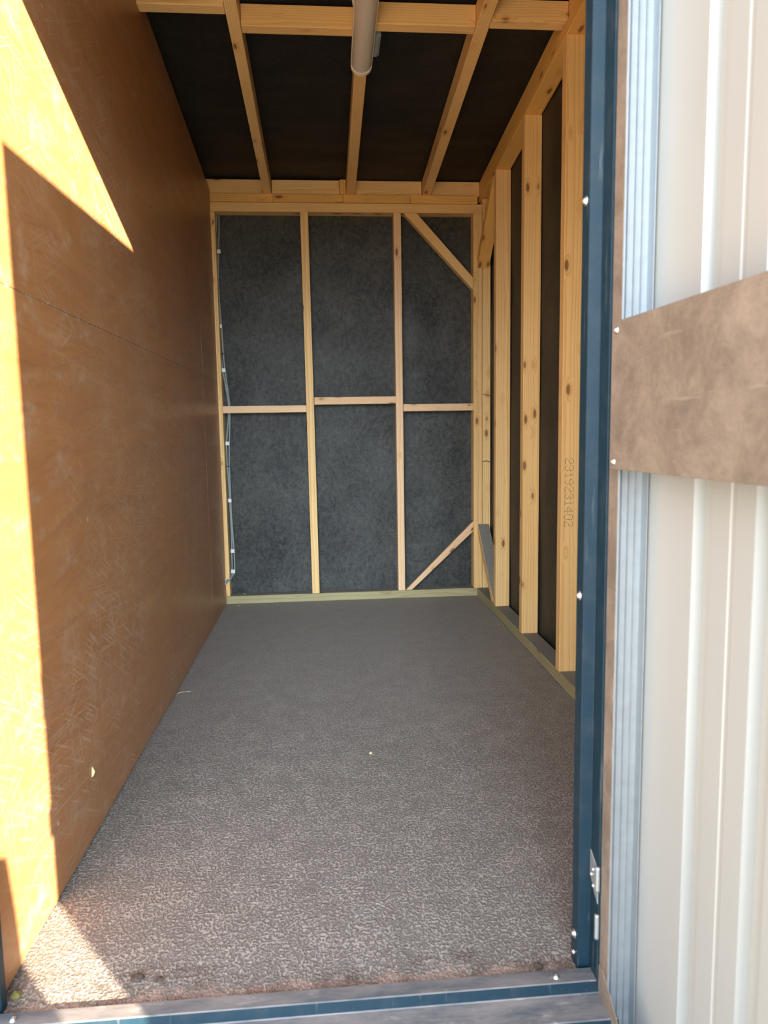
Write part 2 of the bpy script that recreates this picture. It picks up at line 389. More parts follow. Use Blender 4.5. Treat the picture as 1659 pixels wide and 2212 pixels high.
# ------------------------------------------------------------------ setting
def grid_sheet(name, origin, ua, va, nu, nv, hfun, thick, mat, nrm):
    """sagging sheet: a grid with real thickness"""
    ua, va, nrm = Vector(ua), Vector(va), Vector(nrm); O = Vector(origin); V = []; F = []
    for side in (0, 1):
        for i in range(nu+1):
            for j in range(nv+1):
                u, v = i/nu, j/nv
                V.append(O+ua*u+va*v+nrm*(hfun(u, v) if side == 0 else -thick))
    N = (nu+1)*(nv+1); idx = lambda i, j, s: s*N+i*(nv+1)+j
    for i in range(nu):
        for j in range(nv):
            for s in (0, 1):
                q = [idx(i, j, s), idx(i+1, j, s), idx(i+1, j+1, s), idx(i, j+1, s)]
                F.append(q if s == 0 else q[::-1])
    for i in range(nu):
        F.append([idx(i, 0, 0), idx(i, 0, 1), idx(i+1, 0, 1), idx(i+1, 0, 0)]); F.append([idx(i, nv, 0), idx(i+1, nv, 0), idx(i+1, nv, 1), idx(i, nv, 1)])
    for j in range(nv):
        F.append([idx(0, j, 0), idx(0, j+1, 0), idx(0, j+1, 1), idx(0, j, 1)]); F.append([idx(nu, j, 0), idx(nu, j, 1), idx(nu, j+1, 1), idx(nu, j+1, 0)])
    o = mesh_obj(name, V, F, mat, O, None, None, 0, None, True)
    return o
from mathutils import noise as mn
def wr(sc, amp, seed, stretch=(1, 1)):
    return lambda u, v: amp*mn.fractal(Vector((u*sc*stretch[0]+seed, v*sc*stretch[1], seed)), 1.0, 2.0, 3)

g = box('ground', -40, 40, -60, 12, -.40, -.14, M['ground'], bevel=0)
tag(g, 'pale concrete yard outside the doorway below the steel sill', 'ground', kind='structure')
fl = box('floor', -.66, 1.05, YF-.04, 4.30, -.14, 0.0, M['floor'], bevel=0, origin=Vector((0, 0, 0)))
tag(fl, 'brown grey stippled floor running from the sill to the back wall', 'floor', kind='structure')
b1 = wr(5, .010, 3.3, (1, 1.5)); b2 = wr(9, .006, 8.1, (1.6, .7))
wb = grid_sheet('wall_back', (-.66, 4.231, -.0), (1.70, 0, 0), (0, 0, 2.62), 60, 90, lambda u, v: max(-.012, min(.006, b1(u, v)+b2(u, v)*.8)), .03, M['membrane'], (0, -1, 0))
tag(wb, 'mottled dark grey membrane stretched behind the back wall studs', 'wall', kind='structure')
s1 = wr(4, .012, 5.7, (2.4, .8))
wrr = grid_sheet('wall_right', (.977, 4.26, 0), (0, -3.10, 0), (0, 0, 2.72), 90, 50, lambda u, v: max(-.012, min(.005, s1(u, v))), .03, M['membrane_side'], (-1, 0, 0))
tag(wrr, 'black brown membrane behind the right hand studs', 'wall', kind='structure')
c1 = wr(4, .010, 1.2, (1, 5))
cl = grid_sheet('ceiling', (-.72, 4.26, zm(4.26)+.006), (1.78, 0, 0), (0, -3.15, 3.15*SL), 40, 110, lambda u, v: max(-.005, min(.012, c1(u, v))), .03, M['roof_felt'], (0, -SL*.99, -.996))
tag(cl, 'black membrane of the sloping roof above the rafters', 'ceiling', kind='structure')
wl = prism('wall_left', [(-.645, 1.14, -.14), (-.645, 4.26, -.14), (-.645, 4.26, zm(4.26)+.03), (-.645, 1.14, zm(1.14)+.03)], (-.05, 0, 0), M['board'], bevel=0)
tag(wl, 'timber partition core behind the red brown plywood panels', 'wall', kind='structure')
# front wall: piece right of the opening and piece above it
wf = box('wall_front', .56, 1.06, 1.15, YF, -.14, 2.72, M['board'], bevel=0)
tag(wf, 'front wall of the shed beside and above the doorway', 'wall', kind='structure')
wf2 = box('trim_1', -.66, .56, 1.15, YF, 2.12, 2.72, M['board'], bevel=0)
tag(wf2, 'header board above the doorway', 'trim', kind='structure')
cd = box('trim_2', .575, 1.08, 1.11, 1.149, -.14, 2.75, M['cladding'], bevel=0)
tag(cd, 'dark grey steel cladding on the front wall right of the door', 'cladding', kind='structure')

cd = box('trim_3', -2.4, -.752, 1.15, YF, -.14, 2.75, M['cladding'], bevel=0)
tag(cd, 'dark grey steel cladding on the front wall left of the door', 'cladding', kind='structure')
cd = box('trim_4', -.752, -.645, 1.1505, 1.26, -.14, 2.72, M['board'], bevel=0)
tag(cd, 'timber post filling behind the left door jamb', 'post', kind='structure')

# ------------------------------------------------------------------ plywood panels on the left
SEAM, JOIN = 1.287, 3.652
def top_edge(y): return min(2.507-.125*(y-2.742), zm(y)-.012)
panels = [
    ([(1.205, .004), (JOIN-.001, .004), (JOIN-.001, SEAM-.0006), (1.205, SEAM-.0006)], 'large scuffed red brown plywood panel at the foot of the left wall nearest the doorway'),
    ([(1.205, SEAM+.0006), (JOIN-.001, SEAM+.0006), (JOIN-.001, top_edge(JOIN)), (2.742, 2.507), (1.205, top_edge(1.205))], 'large upper red brown plywood panel on the left wall crossed by the sunlit wedge'),
    ([(JOIN+.001, .004), (4.150, .004), (4.150, SEAM-.0006), (JOIN+.001, SEAM-.0006)], 'narrow lower plywood panel in the far left corner by the grey cable'),
    ([(JOIN+.001, SEAM+.0006), (4.150, SEAM+.0006), (4.150, top_edge(4.150)), (JOIN+.001, top_edge(JOIN))], 'narrow upper plywood panel in the far left corner reaching the roof'),
]
for k, (pl, lb) in enumerate(panels):
    o = prism('plywood_panel', [(XL, y, z) for y, z in pl], (-.012, 0, 0), [M['ply'], M['ply_edge']], origin=Vector((XL, 1.2, 0)), bevel=.0012, mat_idx=[0, 0]+[1]*len(pl))
    tag(o, lb, 'plywood panel', 'plywood panels on the left wall')
# small grey pencil smear patch / label on the far panel
o = box('tape_strip', XL-.0005, XL+.0006, 3.661, 3.682, 1.340, 1.425, M['cable'], bevel=0)
tag(o, 'short grey tape strip on the far end of the left plywood wall', 'tape')
o = mesh_obj('splinter', [(XL, 1.735, .155), (XL+.004, 1.741, .158), (XL, 1.752, .150), (XL+.006, 1.744, .166), (XL, 1.742, .180), (XL, 1.750, .176)],
             [[0, 1, 2], [0, 3, 1], [1, 3, 2], [0, 4, 3], [3, 4, 5], [3, 5, 2], [0, 2, 5, 4]], M['chip'], Vector((XL, 1.742, .165)))
tag(o, 'pale splinter of torn wood low on the left plywood wall', 'splinter')

# ------------------------------------------------------------------ timber frame: back wall
def timber(o, label, cat, group): return tag(o, label, cat, group)
GB = 'timbers of the back wall frame'
yb0, yb1 = D, D+.073
o = prism('sole_plate', [(-.64, yb0, 0), (.968, yb0, 0), (.968, yb1, 0), (-.64, yb1, 0)], (0, 0, ZB), [M['treated'], M['dust']], (1, 0, 0), bevel=.002, mat_idx=[0, 1, 0, 0, 0, 0])
timber(o, 'green tinted treated sole plate lying along the foot of the back wall', 'sole plate', GB)
BS = 'studs of the back wall'
def stud_back(x0, x1, lab, mat='pine', lean=0.0, z1=ZT):
    o = prism('stud', [(x0-lean, yb0, ZB), (x1-lean, yb0, ZB), (x1-lean, yb1, ZB), (x0-lean, yb1, ZB)], (lean, 0, z1-ZB), M[mat], (0, 0, 1))
    return timber(o, lab, 'stud', BS)
stud_back(-.622, -.577, 'narrow edge of the stud in the far left corner beside the grey cables', 'pine')
o = prism('stud', [(-.097, yb0, ZB), (-.107, yb0, ZT), (-.063, yb0, ZT), (-.054, yb0, ZB)], (0, .073, 0), M['pine'], (0, 0, 1))
timber(o, 'back wall stud between the left and middle noggins', 'stud', BS)
o = prism('stud', [(.416, yb0, ZB), (.416, yb0, ZT), (.459, yb0, ZT), (.457, yb0, ZB)], (0, .073, 0), M['pine_pink'], (0, 0, 1))
timber(o, 'back wall stud from which both short diagonal braces start', 'stud', BS)
stud_back(.873, .9245, 'stud at the right end of the back wall that both short braces meet', 'pine')
o = box('top_plate', -.64, .925, yb0-.001, yb1+.002, ZT, 2.268, M['pine'], (1, 0, 0))
timber(o, 'pale top plate running across the heads of the back wall studs', 'top plate', GB)
NG = 'noggins of the back wall'
for x0, x1, z0, z1, lab, m in ((-.576, -.1025, 1.112, 1.152, 'noggin in the left bay of the back wall with the grey cables behind it', 'pine_pink'),
                               (-.056, .4155, 1.154, 1.196, 'noggin in the middle bay of the back wall, set a little higher', 'pine_pink'),
                               (.460, .8725, 1.109, 1.150, 'noggin in the right bay of the back wall next to the corner', 'pine_pink')):
    o = box('noggin', x0, x1, yb0+.001, yb0+.038, z0, z1, M[m], (1, 0, 0)); timber(o, lab, 'noggin', NG)
DB = 'diagonal braces of the back wall'
o = prism('diagonal_brace', [(.475, yb0+.002, 2.2185), (.549, yb0+.002, 2.2185), (.8725, yb0+.002, 1.866), (.8725, yb0+.002, 1.797)], (0, .05, 0), M['pine'], (.397, 0, -.42))
timber(o, 'upper diagonal brace falling from the top plate to the right corner of the back wall', 'brace', DB)
o = prism('diagonal_brace', [(.4605, yb0+.002, ZB+.001), (.498, yb0+.002, ZB+.001), (.8725, yb0+.002, .394), (.8725, yb0+.002, .456)], (0, .05, 0), [M['pine_pink'], M['dust']], (.4, 0, .39), mat_idx=[0, 0, 0, 0, 0, 1])
timber(o, 'lower diagonal brace with dusty upper face rising to the right corner of the back wall', 'brace', DB)
# packers on the top plate
PK = 'packers on the back wall top plate'
pj = [-.62, -.253, .135, .513, .900]
for k, lab in enumerate(('packer above the back top plate in the far left corner', 'packer above the top plate under the left rafter side of the short stub', 'packer above the top plate under the middle rafter', 'packer above the top plate ending at the right corner')):
    o = box('packer', pj[k]+.0008, pj[k+1]-.0008, yb0+.003, yb1, 2.271, 2.3165, M['pine_warm_lit'], (1, 0, 0)); timber(o, lab, 'packer', PK)
# rim board pieces between rafters
RB = 'rim boards between the rafters at the back'
ri = [(-.62, -.307, 'rim board at the back between the left wall and the left rafter'), (-.261, .115, 'rim board at the back between the left rafter and the short stub'),
      (.205, .581, 'rim board at the back between the middle and right rafters'), (.633, .912, 'rim board at the back right of the right rafter')]
for x0, x1, lab in ri:
    o = box('rim_board', x0, x1, D+.020, D+.062, 2.3175, 2.396, M['pine'], (1, 0, 0)); timber(o, lab, 'rim board', RB)
o = box('timber_stub', .117, .1515, D+.004, D+.05, 2.318, 2.397, M['pine_warm_lit'], (0, 0, 1)); tag(o, 'short upright timber stub beside the back end of the middle rafter', 'timber stub')

# ------------------------------------------------------------------ rafters and roof noggins
RG = 'rafters under the black roof membrane'
def rafter(x0, x1, lab, mat):
    ys = (1.21, D+.019)
    o = prism('rafter', [(x0, ys[0], zr(ys[0])), (x0, ys[1], zr(ys[1])), (x0, ys[1], zm(ys[1])-.001), (x0, ys[0], zm(ys[0])-.001)], (x1-x0, 0, 0), M[mat], (0, 1, -SL))
    return timber(o, lab, 'rafter', RG)
rafter(-.307, -.263, 'left rafter of the roof, nearest the plywood wall', 'pine')
rafter(.1525, .203, 'middle rafter of the roof with the batten light fixed below it', 'pine')
rafter(.583, .631, 'right rafter of the roof between the light and the right wall', 'pine')
zp = lambda y: 2.300 + SL*(3.669-y)     # underside of the right wall's sloping top plate
y0, y1 = 1.21, 4.02
o = prism('rafter', [(.914, y0, zp(y0)+.046), (.914, D+.07, zp(D+.07)+.046), (.914, D+.07, zm(D+.07)-.001), (.914, y0, zm(y0)-.001)], (.044, 0, 0), M['pine_warm_lit'], (0, 1, -SL))
timber(o, 'outermost rafter lying on the sloping plate of the right wall', 'rafter', RG)
NR = 'noggins between the rafters'
def rnog(x0, x1, y, lab, mat='pine_warm_lit', drop=.008):
    o = prism('roof_noggin', [(x0, y, zr(y)-.0+.000), (x0, y+.045, zr(y+.045)), (x0, y+.045, zm(y)-drop-SL*.045), (x0, y, zm(y)-drop)], (x1-x0, 0, 0), M[mat], (1, 0, 0))
    timber(o, lab, 'noggin', NR)
rnog(-.64, -.3085, 2.645, 'roof noggin between the plywood wall and the left rafter', 'pine')
rnog(-.2615, .151, 2.744, 'roof noggin between the left rafter and the batten light', 'pine')
rnog(.2045, .5815, 2.712, 'roof noggin between the batten light and the right rafter', 'pine')
rnog(.6325, .9125, 2.678, 'roof noggin between the right rafter and the right wall', 'pine')

# ------------------------------------------------------------------ right wall frame
GR = 'timbers of the right wall frame'
o = prism('sole_plate', [(XR, 1.21, 0), (XR+.075, 1.21, 0), (XR+.075, D-.002, 0), (XR, D-.002, 0)], (0, 0, ZB), [M['treated'], M['dust']], (0, 1, 0), bevel=.002, mat_idx=[0, 1, 0, 0, 0, 0])
timber(o, 'treated sole plate with dusty top running along the foot of the right wall', 'sole plate', GR)
o = prism('top_plate', [(XR, 1.21, zp(1.21)), (XR, y1, zp(y1)), (XR, y1, zp(y1)+.045), (XR, 1.21, zp(1.21)+.045)], (.075, 0, 0), M['pine_warm_lit'], (0, 1, -SL))
timber(o, 'sloping top plate carried on the heads of the right wall studs', 'top plate', GR)
SR = 'studs of the right wall'
def stud_right(yn, w, lab, mat, x0=XR, x1=XR+.077, org=None):
    o = prism('stud', [(x0, yn, ZB), (x0, yn+w, ZB), (x0, yn+w, zp(yn+w)-.001), (x0, yn, zp(yn)-.001)], (x1-x0, 0, 0), M[mat], (0, 0, 1), org)
    return timber(o, lab, 'stud', SR)
s4 = stud_right(2.636, .046, 'knotty nearest right wall stud stamped with brown digits beside the door frame', 'pine', org=Vector((XR+.038, 2.659, 1.62)))
stud_right(3.172, .046, 'right wall stud between the stamped stud and the one with the low brace', 'pine')
stud_right(3.690, .045, 'right wall stud at which the lower diagonal brace ends', 'pine')
o = box('stud', .9265, .9735, D-.0005, D+.072, ZB, 2.30, M['pine'], (0, 0, 1)); timber(o, 'stud in the far right corner behind the right wall braces', 'stud', SR)
RBz = 'diagonal braces of the right wall'
o = prism('diagonal_brace', [(XR+.003, D-.002, 1.915), (XR+.003, D-.002, 1.985), (XR+.003, 3.815, zp(3.815)-.002), (XR+.003, 3.752, zp(3.752)-.002)], (.068, 0, 0), M['pine_warm_lit'], (0, .4, -.4))
timber(o, 'upper diagonal brace in the right wall beneath the sloping plate', 'brace', RBz)
o = prism('diagonal_brace', [(XR+.003, D-.002, .437), (XR+.003, D-.002, .375), (XR+.003, 3.800, ZB+.001), (XR+.003, 3.737, ZB+.001)], (.068, 0, 0), [M['pine'], M['dust']], (0, .42, .39), mat_idx=[0, 0, 0, 0, 0, 1])
timber(o, 'lower diagonal brace in the right wall with a dusty grey upper face', 'brace', RBz)

# dot matrix stamp on the nearest stud: characters turned a quarter clockwise, read downwards
FONT = {'0': "01110 10001 10001 10001 10001 10001 01110", '1': "00100 01100 00100 00100 00100 00100 01110", '2': "01110 10001 00001 00110 01000 10000 11111",
        '3': "01110 10001 00001 00110 00001 10001 01110", '4': "00010 00110 01010 10010 11111 00010 00010", '9': "01110 10001 10001 01111 00001 00010 01100"}
V = []; F = []
zc = .8825; cell_v = .0052; cell_u = .0046; pitch = .0268
for ci, ch in enumerate('2319231402'):
    for r, row in enumerate(FONT[ch].split()):
        for c, bit in enumerate(row):
            if bit == '1':
                x = .9385 - r*cell_v + random.uniform(-.0004, .0004); z = zc - ci*pitch - c*cell_u + random.uniform(-.0004, .0004)
                rr = .0015; base = len(V); K = 6
                for yy in (2.6358, 2.6353):
                    for q in range(K): V.append((x+rr*math.cos(q*math.pi*2/K)*1.1, yy, z+rr*math.sin(q*math.pi*2/K)))
                F.append([base+K+q for q in range(K)]); F.append([base+q for q in range(K)][::-1])
                for q in range(K): F.append([base+q, base+(q+1) % K, base+K+(q+1) % K, base+K+q])
o = mesh_obj('stamp', V, F, M['ink'], Vector((.92, 2.6355, .75)), None, s4); o['label'] = 'brown dotted digits printed down the stud'

# ------------------------------------------------------------------ cables in the left corner
cp = [(-.566, 2.215), (-.571, 2.124), (-.577, 2.023), (-.581, 1.872), (-.580, 1.719), (-.577, 1.603), (-.575, 1.461), (-.567, 1.357), (-.547, 1.178), (-.547, 1.112), (-.555, 1.014), (-.562, .940), (-.564, .806), (-.562, .608), (-.559, .419), (-.558, .309), (-.560, .187), (-.566, .162)]
def cable(dx, lab, tail):
    pts = [(x+dx*(1+.5*math.sin(i*1.3)), D+.050+abs(dx)*.3, z) for i, (x, z) in enumerate(cp)]
    root = empty('power_cable', (pts[-1][0], D+.05, pts[-1][2]))
    pts += [(-.574+dx, D+.012, .150+dx*.3)] + tail
    tube('sheath', pts, .0048, M['cable'], root); return root, lab
e = cable(-.0052, '', [(-.590, D-.008, .144), (-.5955, D-.022, .138), (-.5965, D-.030, .130)])
tag(e[0], 'left of the two grey cables clipped down the far left corner', 'cable', 'grey cables in the far left corner')
for k, (dx, dz) in enumerate(((0, .022), (.001, -.014))):
    q = [(-.5955, D-.024, .138), (-.5962+dx, D-.032, .138+dz*.5), (-.5970+dx, D-.034, .138+dz)]
    tube('bare_wire', q, .0018, M['white'], e[0], 6)
f = cable(.0052, '', [(-.588, D-.006, .137), (-.594, D-.016, .128)])
tag(f[0], 'right of the two grey cables clipped down the far left corner', 'cable', 'grey cables in the far left corner')
def cable_x(z):
    for (xa, za), (xb, zb_) in zip(cp, cp[1:]):
        if za >= z >= zb_: return xa+(xb-xa)*(za-z)/(za-zb_)
    return cp[-1][0]
clips = [(2.014, .030), (1.603, .012), (1.357, .014), (.940, .014), (.608, .012), (.309, .014), (.187, .016)]
words = ['highest', 'second', 'third', 'one just below the left noggin', 'one level with the middle of the lower bay', 'one above the lowest', 'lowest']
for (z, w), wd in zip(clips, words):
    x = cable_x(z)
    lab = {'highest': 'highest white clip on the corner cables, wide and square', 'second': 'second white cable clip from the top of the back wall', 'third': 'white cable clip a little above the left noggin',
           'one just below the left noggin': 'white cable clip a little below the left noggin', 'one level with the middle of the lower bay': 'white cable clip halfway down the lower left bay',
           'one above the lowest': 'white cable clip just above the lowest one', 'lowest': 'lowest white cable clip where the cables bend to the left'}[wd]
    o = prism('cable_clip', [(x-.011-(w-.012)*.4, D+.038, z-.011), (x+.009+(w-.012)*.6, D+.038, z-.011), (x+.009+(w-.012)*.6, D+.038, z+.010), (x-.011-(w-.012)*.4, D+.038, z+.011)], (0, .006, 0), M['white'], bevel=.001)
    tag(o, lab, 'cable clip', 'white clips on the corner cables')
for z, lab in ((1.862, 'black cable tie round the corner cables high in the upper bay'), (1.452, 'black cable tie round the corner cables midway between two white clips of the upper bay'), (.806, 'black cable tie round the corner cables in the lower bay')):
    x = cable_x(z); root = box('cable_tie', x-.0125, x+.0135, D+.041, D+.061, z-.002, z+.002, M['black'], bevel=.0008)
    tag(root, lab, 'cable tie', 'black ties on the corner cables')

# ------------------------------------------------------------------ batten light
lx, ly, L = .1775, 2.95, 1.30
lz = zr(ly)-.001
root = empty('batten_light', (lx, ly, lz)); tag(root, 'long switched off batten light with ribbed half round diffuser under the middle rafter', 'light')
dirv = Vector((0, -1, SL)).normalized(); nrmv = Vector((0, -SL, -1)).normalized()
def half_round(name, a0, a1, w, h, flat, mat, par, cap=False):
    prof = [(-w, 0), (-w, flat)]
    for k in range(1, 16): t = math.pi*k/16; prof.append((-w*math.cos(t), flat+h*math.sin(t)))
    prof += [(w, flat), (w, 0)]
    O = Vector((lx, ly, lz)); V = []; n_ = len(prof)
    for a in (a0, a1):
        for (x, hh) in prof: V.append(O+dirv*a+Vector((x, 0, 0))+nrmv*hh)
    F = [list(range(n_))[::-1], [n_+k for k in range(n_)]]+[[k, (k+1) % n_, n_+(k+1) % n_, n_+k] for k in range(n_)]
    return mesh_obj(name, V, F, mat, O, None, par)
half_round('diffuser', .018, L-.018, .0385, .034, .012, M['diffuser'], root)
half_round('end_cap', 0, .0175, .041, .037, .012, M['lamp'], root); half_round('end_cap', L-.0175, L, .041, .037, .012, M['lamp'], root)
O = Vector((lx, ly, lz))
for sx in (-1, 1):
    a, b = (.0386, .0415)
    pts = [O+dirv*.018+Vector((sx*a, 0, 0)), O+dirv*.018+Vector((sx*b, 0, 0)), O+dirv*.018+Vector((sx*b, 0, 0))+nrmv*.016, O+dirv*.018+Vector((sx*a, 0, 0))+nrmv*.016]
    prism('housing_rail', pts, dirv*(L-.036), M['lamp'], parent=root, bevel=.0006)
# moulded fixing bracket showing at the side
bz = O+dirv*.05
pr = [bz+Vector((.040, 0, 0))+nrmv*(-.030), bz+Vector((.062, 0, 0))+nrmv*(-.030), bz+Vector((.066, 0, 0))+nrmv*(-.004), bz+Vector((.055, 0, 0))+nrmv*(.004), bz+Vector((.044, 0, 0))+nrmv*(.002)]
prism('fixing_bracket', pr, dirv*.12, M['cable'], parent=root, bevel=.001)
o = tube('light_flex', [(.150, 2.752, 2.515), (.146, 2.728, 2.505), (.141, 2.705, 2.500), (.137, 2.68, 2.515), (.140, 2.64, 2.535)], .0045, M['white'])
tag(o, 'short loop of white flex beside the batten light at the top of the photo', 'cable')

# ------------------------------------------------------------------ steel door frame
FX = .442           # right reveal
xb = .465           # rebate face
root = empty('door_frame', (0, 1.17, 0)); tag(root, 'dark blue grey folded steel door frame round the doorway', 'door frame')
def jamb(xs):       # xs: function mapping offset from reveal to world x
    P = [(0, 1.215), (0, 1.183), (.0225, 1.180), (.0225, 1.142), (.045, 1.140), (.110, 1.140), (.110, 1.1375), (.0205, 1.1375), (.0205, 1.178), (-.000, 1.1805), (-.002, 1.1805)]
    return [(xs(a), b) for a, b in P]
# right jamb as a folded profile with real depth
prof = [(FX, 1.216), (FX, 1.182), (FX+.0210, 1.180), (FX+.0210, 1.140), (.60, 1.140), (.60, 1.1500), (.555, 1.1510), (.555, 1.216)]
o = prism('jamb', [(x, y, -.13) for x, y in prof], (0, 0, 2.20), M['frame'], origin=Vector((.46, 1.17, 0)), parent=root, bevel=.0012)
LXJ = -.5855
prof = [(LXJ, 1.2045), (LXJ, 1.182), (LXJ-.0225, 1.180), (LXJ-.0225, 1.140), (-.75, 1.140), (-.75, 1.149), (-.641, 1.150), (-.641, 1.2045)]
prism('jamb', [(x, y, -.13) for x, y in prof[::-1]], (0, 0, 2.20), M['frame'], origin=Vector((-.6, 1.17, 0)), parent=root, bevel=.0012)
# head
HZ = 2.062
prism('head', [(-.64, 1.2045, HZ), (-.64, 1.182, HZ), (-.64, 1.180, HZ+.040), (-.64, 1.140, HZ+.040), (-.64, 1.140, HZ+.14), (-.64, 1.1485, HZ+.14), (-.64, 1.149, HZ+.054), (-.64, 1.2045, HZ+.054)], (1.20, 0, 0), M['frame'], parent=root, bevel=.0012)
# sill, stepped down to the yard
sp = [(1.174, .010), (1.142, .010), (1.139, -.012), (1.085, -.016), (1.082, -.055), (1.050, -.058), (1.050, -.135), (1.174, -.135)]
sill = prism('sill', [(LXJ-.02, y, z) for y, z in sp], (FX-LXJ+.06, 0, 0), [M['sill'], M['frame']], origin=Vector((0, 1.14, 0)), parent=root, bevel=.0015,
             mat_idx=[0, 0, 0, 1, 0, 1, 0, 1, 0, 0])
for z, lab in ((1.373, 0), (.705, 0), (.060, 0), (.000, 0)):
    if z > .02: screw('screw', (FX, 1.199, z), (-1, 0, 0), .0058, root)
screw('screw', (FX, 1.200, .022), (-1, 0, 0), .0045, root, washer=False)
screw('screw', (.393, 1.156, .010), (0, 0, 1), .0045, root)
screw('screw', (-.556, 1.157, .010), (0, 0, 1), .0045, root)

# ------------------------------------------------------------------ open door leaf
TH = math.radians(3.0)
leaf = empty('door_1', (.467, 1.136, 0), 0)
leaf.matrix_basis = Matrix(((math.sin(TH), math.cos(TH), 0, .467), (-math.cos(TH), math.sin(TH), 0, 1.136), (0, 0, 1, 0), (0, 0, 0, 1)))
tag(leaf, 'open steel door with cream backed ribbed sheet and a dull zinc plate painted with the brown wall reflection', 'door', kind='structure')
LM = leaf.matrix_basis
def lp(s, o, z): return LM @ Vector((s, o, z))
LW, LZ0, LZ1, TK = 1.062, -.11, 2.098, .058
def lbox(name, s0, s1, o0, o1, z0, z1, mat, bevel=.0008, parent=leaf):
    return prism(name, [lp(s0, o0, z0), lp(s1, o0, z0), lp(s1, o1, z0), lp(s0, o1, z0)], (0, 0, z1-z0), mat, parent=parent, bevel=bevel)
def lprism(name, so, z0, z1, mat, bevel=.0005, parent=leaf):
    return prism(name, [lp(s, o, z0) for s, o in so], (0, 0, z1-z0), mat, parent=parent, bevel=bevel)
# hinge stile: folded channel open towards the leaf, web lightly ribbed
web = [(.0, .0), (.030, .0), (.030, .0018), (.003, .0018)]
o_ = .0018
for k in range(1, 4):
    c = .006+k*.0125
    web += [(.003, c-.002), (.0055, c-.0005), (.0055, c+.0012), (.003, c+.0028)]
web += [(.003, TK-.004), (.022, TK-.004), (.022, TK-.0022), (.0, TK-.0022)]
lprism('hinge_stile', web, LZ0+.002, LZ1, M['galv'], 0)
o = lbox('stile_flange', -.0015, .0305, -.0012, -.0001, LZ0+.13, LZ1, M['plate'], .0004)
far = [(LW, .0), (LW-.030, .0), (LW-.030, .0018), (LW-.002, .0018), (LW-.002, TK-.004), (LW-.022, TK-.004), (LW-.022, TK-.0022), (LW, TK-.0022)]
lprism('closing_stile', far, LZ0, LZ1, M['galv'], 0)
# top and bottom rails
for z0, z1, nm in ((LZ0, LZ0+.0018, 'bottom_rail'), (LZ1-.0018, LZ1, 'top_rail')):
    inner = z1 if nm == 'bottom_rail' else z0
    sgn = 1 if nm == 'bottom_rail' else -1
    outer = z0 if sgn > 0 else z1
    pts = [(.0, outer), (TK-.001, outer), (TK-.001, inner+sgn*.035), (TK-.0028, inner+sgn*.035), (TK-.0028, inner), (.0018, inner), (.0018, inner+sgn*.030), (.0, inner+sgn*.030)]
    prism(nm, [lp(.006, o_, z) for o_, z in pts], lp(LW-.006, 0, 0)-lp(.006, 0, 0), M['galv'], parent=leaf, bevel=0)
# sheet: box profile, grooves seen from the inside
pts = [(.0, TK)]
g0 = .150; GP = .1395
k = 0
while g0+k*GP < LW-.05:
    s = g0+k*GP; pts += [(s, TK), (s+.006, TK+.016), (s+.034, TK+.016), (s+.046, TK)]
    m_ = s+.046+(GP-.046)/2; k += 1
    if m_ < LW-.03: pts += [(m_-.006, TK), (m_-.003, TK+.0015), (m_+.003, TK+.0015), (m_+.006, TK)]
pts.append((LW, TK))
back = [(s, o+.0012) for s, o in pts][::-1]
bmv = []; bmf = []
n_ = len(pts)
for z in (LZ0, LZ1):
    for s, o in pts: bmv.append(lp(s, o, z))
    for s, o in pts: bmv.append(lp(s, o+.0012, z))
A = lambda lay, side, i: lay*2*n_+side*n_+i
for i in range(n_-1):
    bmf.append([A(0, 0, i), A(0, 0, i+1), A(1, 0, i+1), A(1, 0, i)]); bmf.append([A(0, 1, i+1), A(0, 1, i), A(1, 1, i), A(1, 1, i+1)])
    for lay in (0, 1): bmf.append([A(lay, 0, i), A(lay, 1, i), A(lay, 1, i+1), A(lay, 0, i+1)])
bmf += [[A(0, 0, 0), A(1, 0, 0), A(1, 1, 0), A(0, 1, 0)], [A(0, 0, n_-1), A(0, 1, n_-1), A(1, 1, n_-1), A(1, 0, n_-1)]]
mesh_obj('ribbed_sheet', bmv, bmf, M['sheet'], LM.translation.copy(), None, leaf)
# plate across the middle
pl = prism('cover_plate', [lp(.004, -.0032, .932), lp(LW-.004, -.0032, .932), lp(LW-.004, -.0032, 1.166), lp(.004, -.0032, 1.166)], lp(0, .0018, 0)-lp(0, 0, 0), M['plate'], parent=leaf, bevel=.0006)
pl['label'] = 'dull zinc plate with painted-in brown reflection screwed across the door'
nin = lp(0, -1, 0)-lp(0, 0, 0)
for s, z in ((.020, 1.152), (.018, .944), (LW-.02, 1.152), (LW-.02, .944)): screw('screw', lp(s, -.0032, z), nin, .0042, leaf)
# lower corner gusset flap, cut at an angle
prism('corner_gusset', [lp(-.001, -.0028, .045), lp(.012, -.0028, .045), lp(.050, -.0028, .018), (lp(.092, -.0028, -.02)), lp(.100, -.0028, LZ0+.004), lp(-.001, -.0028, LZ0+.004)], lp(0, .0015, 0)-lp(0, 0, 0), M['plate'], parent=leaf, bevel=.0004)
# latch bolt and pull on the closing edge
lbox('latch_case', LW-.10, LW-.035, -.030, -.0005, .93, 1.03, M['galv'], .002)
lbox('handle', LW-.01, LW+.045, .018, .040, .70, .77, M['black'], .006)
